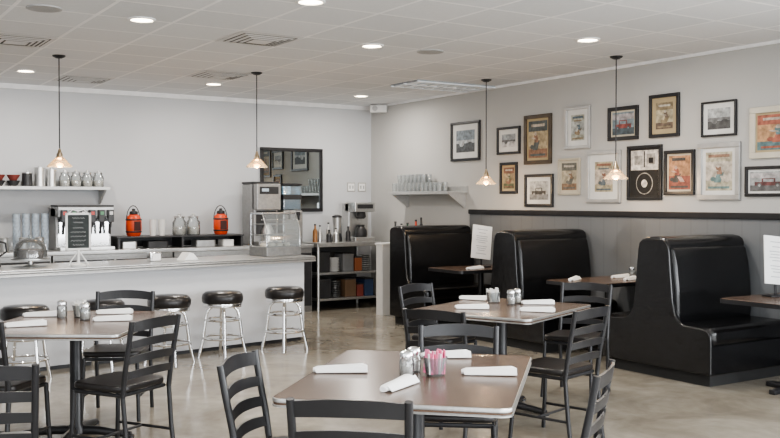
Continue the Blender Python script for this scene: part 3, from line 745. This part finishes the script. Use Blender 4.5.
# ------------------------------------------------------------ framed pictures on right wall
def mute(c, k=.78):
    g = sum(c)/3*.92
    return tuple(g+(x-g)*k for x in c)
def pm(i, k, c): return mat('print_%d_%d' % (i, k), mute(c), rough=.6, var=.45, vscale=22)
FR = {'black': BLACKM, 'silver': mat('silver_frame', (.46,.46,.455), .35, metal=.6, var=.1), 'white': mat('cream_frame', (.58,.54,.45), .5),
      'gold': mat('dark_gold_frame', (.07,.05,.03), .4, var=.3), 'tan': mat('tan_frame', (.46,.42,.34), .5)}
MB = {'white': mat('mat_board_white', (.68,.68,.66), .8), 'tan': mat('mat_board_tan', (.42,.34,.21), .8), 'black': mat('mat_board_black', (.03,.03,.03), .8), 'cream': mat('mat_board_cream', (.55,.50,.40), .8)}
frames = [ # t0,t1,z0,z1,frame,width,mat,matw,style,palette
 (2.09,2.72,2.08,2.60,'black',.035,'white',.08,'land',((.20,.25,.29),(.45,.48,.5),(.08,.09,.10))),
 (3.07,3.51,2.13,2.47,'black',.03,'white',.06,'land',((.30,.33,.35),(.15,.15,.15),(.50,.50,.5))),
 (3.59,4.07,1.99,2.58,'gold',.045,'tan',.03,'poster',((.42,.33,.18),(.26,.13,.07),(.08,.10,.10))),
 (3.13,3.46,1.64,2.03,'black',.035,'tan',.03,'poster',((.34,.26,.14),(.10,.12,.06),(.22,.10,.06))),
 (3.60,4.10,1.48,1.87,'black',.035,'white',.05,'car',((.42,.42,.40),(.04,.04,.04),(.22,.22,.22))),
 (4.30,4.70,2.14,2.62,'silver',.035,'white',.06,'poster',((.36,.37,.30),(.09,.14,.18),(.25,.18,.10))),
 (4.19,4.54,1.62,2.04,'tan',.025,'cream',.03,'poster',((.42,.36,.24),(.26,.15,.08),(.13,.13,.11))),
 (4.65,5.16,1.53,2.10,'silver',.04,'white',.08,'poster',((.42,.36,.22),(.28,.12,.07),(.10,.13,.15))),
 (4.97,5.40,2.20,2.56,'black',.04,'cream',.02,'car',((.20,.28,.32),(.28,.06,.05),(.07,.10,.12))),
 (5.25,5.72,1.56,2.13,'black',.03,'black',.02,'record',((.55,.53,.5),(.01,.01,.01),(.30,.29,.27))),
 (5.55,5.94,2.20,2.64,'black',.035,'tan',.05,'poster',((.44,.38,.24),(.16,.11,.08),(.26,.20,.11))),
 (5.75,6.13,1.61,2.06,'black',.035,'cream',.02,'poster',((.46,.22,.09),(.30,.07,.04),(.06,.06,.06))),
 (6.17,6.655,1.56,2.11,'silver',.05,'white',.04,'poster',((.44,.40,.28),(.28,.15,.09),(.12,.22,.22))),
 (6.21,6.61,2.17,2.51,'black',.02,'white',.05,'land',((.42,.44,.44),(.2,.2,.2),(.09,.09,.09))),
 (6.76,7.30,1.94,2.41,'white',.055,'tan',.02,'poster',((.50,.26,.10),(.10,.20,.21),(.40,.10,.05))),
 (6.71,7.20,1.59,1.87,'black',.03,'white',.02,'car',((.34,.36,.36),(.16,.05,.05),(.12,.12,.12))),
]
rnd = random.Random(11)
for i, (t0,t1,z0,z1_,fc,fw,mc,mw,style,pal) in enumerate(frames):
    w, h = t1-t0, z1_-z0
    kinds = {'land':'landscape photograph','poster':'illustrated vintage poster','car':'picture of a car','record':'record album print'}
    root = thing('picture_frame', (-.001,-(t0+t1)/2,(z0+z1_)/2), 0, '%s frame with %s on grey wall' % ({'white':'cream','gold':'dark gold'}.get(fc, fc), kinds[style]), 'picture frame', 'framed pictures on the wall')
    bm = B()
    for s in (-1,1):
        box(bm, (-.014,0,s*(h/2-fw/2)), (.028,w,fw)); box(bm, (-.014,s*(w/2-fw/2),0), (.028,fw,h-2*fw))
    part(root, 'frame', bm, FR[fc], bevel=.004)
    bm = B(); box(bm, (-.006,0,0), (.008,w-2*fw+.004,h-2*fw+.004)); part(root, 'mat_board', bm, MB[mc])
    pw, ph = w-2*fw-2*mw, h-2*fw-2*mw
    bm = B(); X = [-.0105]
    def quad(y, z, a, b_, mi, sk=0):
        X[0] -= .0004
        f = bm.faces.new([bm.verts.new((X[0], y+sy*a/2+sz*sk, z+sz*b_/2)) for sy, sz in ((-1,-1),(1,-1),(1,1),(-1,1))]); f.material_index = mi
    def ell(y, z, a, b_, mi):
        X[0] -= .0004
        f = bm.faces.new([bm.verts.new((X[0], y+a/2*math.cos(2*math.pi*k/24), z+b_/2*math.sin(2*math.pi*k/24))) for k in range(24)]); f.material_index = mi
    quad(0,0,pw,ph,0)
    if style == 'land':
        quad(0,-ph*.3,pw,ph*.4,2); quad(0,-.02*ph,pw,ph*.14,1); ell(pw*.2,-ph*.1,pw*.25,ph*.3,1); ell(-pw*.25,-ph*.15,pw*.3,ph*.2,2)
    elif style == 'poster':
        v = rnd.randrange(3)
        if v == 0:
            quad(0,-ph*.30,pw,ph*.40,1)
            quad(rnd.uniform(-.05,.05)*pw,ph*.39,pw*rnd.uniform(.6,.9),ph*.09,2)
        elif v == 1:
            quad(0,ph*.36,pw,ph*.28,2); quad(0,ph*.38,pw*.7,ph*.07,3); quad(0,-ph*.38,pw,ph*.24,1)
        else:
            quad(0,0,pw,ph*.5,3); quad(0,ph*.40,pw*.8,ph*.08,1)
        if rnd.random() > .4: quad(0,ph*.27,pw*rnd.uniform(.4,.7),ph*.05,2)
        quad(0,-ph*.42,pw*.8,ph*.06,2)
        px = rnd.uniform(-.15,.15)*pw
        quad(px,-ph*.16,pw*.26,ph*.26,2,-.02); quad(px,ph*.02,pw*.20,ph*.20,1,.01); ell(px+.01,ph*.15,pw*.13,ph*.11,3)
        quad(px+pw*.14,ph*.03,pw*.18,ph*.05,3,.02)
        if v != 1: quad(px-pw*.2,-ph*.20,pw*.2,ph*.16,3,.02)
        ell(px+pw*.22,-ph*.2,pw*.2,ph*.12,2)
    elif style == 'car':
        quad(0,-ph*.35,pw,ph*.3,2); quad(0,ph*.30,pw,ph*.25,3); quad(0,ph*.04,pw*.36,ph*.22,1); quad(0,ph*.04,pw*.28,ph*.13,0); quad(0,-ph*.12,pw*.74,ph*.18,1)
        for s in (-1,1): ell(s*pw*.24,-ph*.21,pw*.13,pw*.13,2); ell(s*pw*.24,-ph*.21,pw*.06,pw*.06,0)
    else:
        quad(0,-ph*.22,pw,ph*.56,1); ell(0,-ph*.24,pw*.62,pw*.62,2); ell(0,-ph*.24,pw*.56,pw*.56,1); ell(0,-ph*.24,pw*.22,pw*.22,0)
        quad(0,ph*.3,pw*.04,ph*.36,1); quad(pw*.22,ph*.28,pw*.3,ph*.2,2); quad(-pw*.24,ph*.3,pw*.3,ph*.24,2); quad(-pw*.24,ph*.27,pw*.16,ph*.12,1)
    mixc = tuple(min(1, (pal[0][k]*.5+pal[1][k]*.3+.2)) for k in range(3))
    part(root, 'picture', bm, [pm(i,k,c) for k, c in enumerate(pal+(mixc,))], smooth=False)

# ------------------------------------------------------------ ceiling fixtures
GRP = 'recessed ceiling lights'
LENS = mat('lit_lens', (1,.93,.82), .5, emis=18, ecol=(1,.84,.60), var=0)
def make_can(x, y):
    root = thing('recessed_light', (x, y, CEIL), 0, 'round lit recessed ceiling light with white trim', 'ceiling light', GRP)
    bm = B(); lathe(bm, [(.11,0),(.11,-.006),(.09,-.012),(.086,-.004),(.086,0)], seg=28); part(root, 'trim_ring', bm, mat('bright_trim', (.88,.88,.88), .6))
    bm = B(); lathe(bm, [(0,-.003),(.086,-.003)], seg=28); part(root, 'lens', bm, LENS)
    return root
cans = [(-1.98,7.45),(-4.05,10.37),(-2.18,11.53),(-.168,8.70),(-.576,6.78),(1.774,8.376),(-.40,12.84)]
cn0 = None
for l, d in cans:
    x, y = W(l, d)
    if cn0 is None: cn0 = make_can(x, y)
    else: dup(cn0, (x, y, CEIL), 0)
for l, d in cans + [(-2.5,4.2),(1.2,4.5),(-.5,2.0)]:  # positions beyond cans are added fill lamps, out of view and without fixtures
    x, y = W(l, d)
    ld = bpy.data.lights.new('downlight_and_fill', 'AREA'); ld.shape = 'DISK'; ld.size = .14; ld.energy = 30; ld.color = (1,.94,.87)
    lo = bpy.data.objects.new('downlight_and_fill', ld); COL.objects.link(lo); lo.location = (x, y, CEIL-.03)
def snap(x, y, nx=.5, ny=.5):
    return ((math.floor(x/.61)+nx)*.61, (math.floor(y/.61)+ny)*.61)
VENT = mat('vent_grey', (.42,.42,.42), .5, var=.05)
VL = mat('vent_light', (.66,.66,.66), .5, var=.04)
def make_diff(x, y):
    root = thing('air_diffuser', (x, y, CEIL), 0, 'square four-way metal air diffuser in ceiling', 'air vent', 'square ceiling air diffusers')
    bm = B()
    for s, z, q_ in ((.60,-.004,.045),(.48,-.012,.028),(.385,-.018,.028),(.29,-.024,.028),(.195,-.030,.0975)):
        for k in range(4):
            a = k*math.pi/2; c_, s_ = math.cos(a), math.sin(a); r = s/2
            p = [(-r,-r,z),(r,-r,z),(r-q_,-r+q_,z-.006),(-r+q_,-r+q_,z-.006)]
            vs = [bm.verts.new((q[0]*c_-q[1]*s_, q[0]*s_+q[1]*c_, q[2])) for q in p]
            if q_ > .09:
                bm.verts.remove(vs[3]); bm.faces.new(vs[:3])
            else: bm.faces.new(vs)
    part(root, 'louvres', bm, VL, smooth=False)
    bm = B(); box(bm, (0,0,-.002), (.56,.56,.003)); part(root, 'duct_opening', bm, mat('vent_dark', (.12,.12,.12), .8))
    return root
df = None
for l, d in ((-.75,8.22),(-1.80,10.79),(-3.27,8.17),(-3.67,11.1)):
    x, y = snap(*W(l, d))
    if df is None: y += .61; x += .0
    if df is None: df = make_diff(x, y)
    else: dup(df, (x, y, CEIL), 0)
x, y = snap(*W(.61,11.33), nx=1.0)
root = thing('return_grille', (x, y, CEIL), 0, 'long white slotted air return panel in ceiling', 'air vent')
bm = B(); box(bm, (0,0,-.006), (1.2,.6,.012)); part(root, 'panel', bm, mat('grey_blue_panel', (.28,.32,.36), .5))
bm = B()
for k in range(8): box(bm, (-.525+.15*k,0,-.020), (.085,.58,.012))
box(bm, (0,-.29,-.02), (1.2,.02,.016)); box(bm, (0,.29,-.02), (1.2,.02,.016)); box(bm, (0,0,-.02), (1.2,.03,.016))
part(root, 'slats', bm, mat('bluish_white', (.85,.9,.95), .4, var=.04))
for l, d in ((-2.6,7.02),(.39,9.05)):
    x, y = W(l, d)
    root = thing('ceiling_speaker', (x, y, CEIL), 0, 'round grey flush ceiling speaker', 'speaker', 'round ceiling speakers')
    bm = B(); lathe(bm, [(.13,0),(.13,-.008),(.115,-.01)], seg=28); part(root, 'trim_ring', bm, VENT)
    bm = B(); lathe(bm, [(.115,-.01),(0,-.008)], seg=28); part(root, 'grille', bm, mat('speaker_mesh', (.40,.40,.40), .7, bump=.4, bscale=300))

# pendants
BULB = mat('warm_bulb', (1,.75,.4), .4, emis=16, ecol=(1,.60,.28), var=0)
SHADE = glass('pale_amber_glass', (1,.90,.76), .12, milk=.12)
def make_pendant(x, y, zb):
    D = CEIL-zb
    root = thing('pendant_lamp', (x, y, CEIL), 0, 'pendant lamp with flared clear glass shade and lit bulb', 'pendant lamp', 'hanging pendant lamps')
    bm = B(); lathe(bm, [(0,-.03),(.03,-.028),(.06,-.012),(.065,0)], seg=20); part(root, 'canopy', bm, BLACKM)
    bm = B(); cyl(bm, (0,0,-.02), (0,0,-D+.17), .006, seg=8); part(root, 'cord', bm, BLACKM)
    bm = B(); lathe(bm, [(0,-D+.185),(.012,-D+.18),(.018,-D+.15),(.030,-D+.125),(.034,-D+.09),(0,-D+.09)], seg=16); part(root, 'socket', bm, BRASS)
    bm = B(); lathe(bm, [(.034,-D+.10),(.055,-D+.08),(.085,-D+.045),(.118,-D+.012),(.125,-D),(.121,-D),(.114,-D+.013),(.082,-D+.046),(.052,-D+.078)], seg=28); part(root, 'shade', bm, SHADE, label='flared clear glass shade')
    bm = B(); lathe(bm, [(0,-D+.10),(.016,-D+.09),(.036,-D+.05),(.036,-D+.02),(.02,-D+.0),(0,-D-.006)], seg=16); part(root, 'bulb', bm, BULB)
    ld = bpy.data.lights.new('bulb_light', 'POINT'); ld.energy = 8; ld.color = (1,.72,.45); ld.shadow_soft_size = .03
    lo = bpy.data.objects.new('bulb_light', ld); COL.objects.link(lo); lo.location = (x, y, zb-.05)
for (l, d, z) in ((-3.30,9.3,1.89),(-1.506,10.53,1.93),(1.15,11.14,1.75),(2.27,9.36,1.77)):
    x, y = W(l, d); make_pendant(x, y, z)

# ------------------------------------------------------------ light
w = bpy.data.worlds.new('world'); scene.world = w; w.use_nodes = True
bg = w.node_tree.nodes['Background']
bg.inputs['Color'].default_value = (.85,.92,1,1); bg.inputs['Strength'].default_value = 1.2
def area(name, loc, rot, sx, sy, p, col):
    ld = bpy.data.lights.new(name, 'AREA'); ld.shape = 'RECTANGLE'; ld.size = sx; ld.size_y = sy; ld.energy = p; ld.color = col
    o = bpy.data.objects.new(name, ld); COL.objects.link(o); o.location = loc; o.rotation_euler = rot
for x in (-1.775,-5.1,-8.5):
    area('window_and_side_light', (x, YF+.1, 1.6), (math.radians(90),0,0), 2.9, 2.1, 185, (.93,.965,1))
area('window_and_side_light', (-.08,-12.6,1.75), (0,math.radians(90),0), 1.8, 4.9, 520, (.95,.975,1))
area('window_and_side_light', (XL+.1,-11,1.7), (0,math.radians(-90),0), 1.8, 4.5, 45, (.93,.965,1))  # unseen area lamp along the left wall, which has no window

# ------------------------------------------------------------ camera
cd = bpy.data.cameras.new('camera'); cam = bpy.data.objects.new('camera', cd); COL.objects.link(cam)
x, y = W(0, 0)
cam.location = (x, y, EYE); cam.rotation_euler = (math.radians(90-1.11), 0, -A)
cd.sensor_width = 36; cd.lens = 930/780*36; cd.clip_start = .05
scene.camera = cam
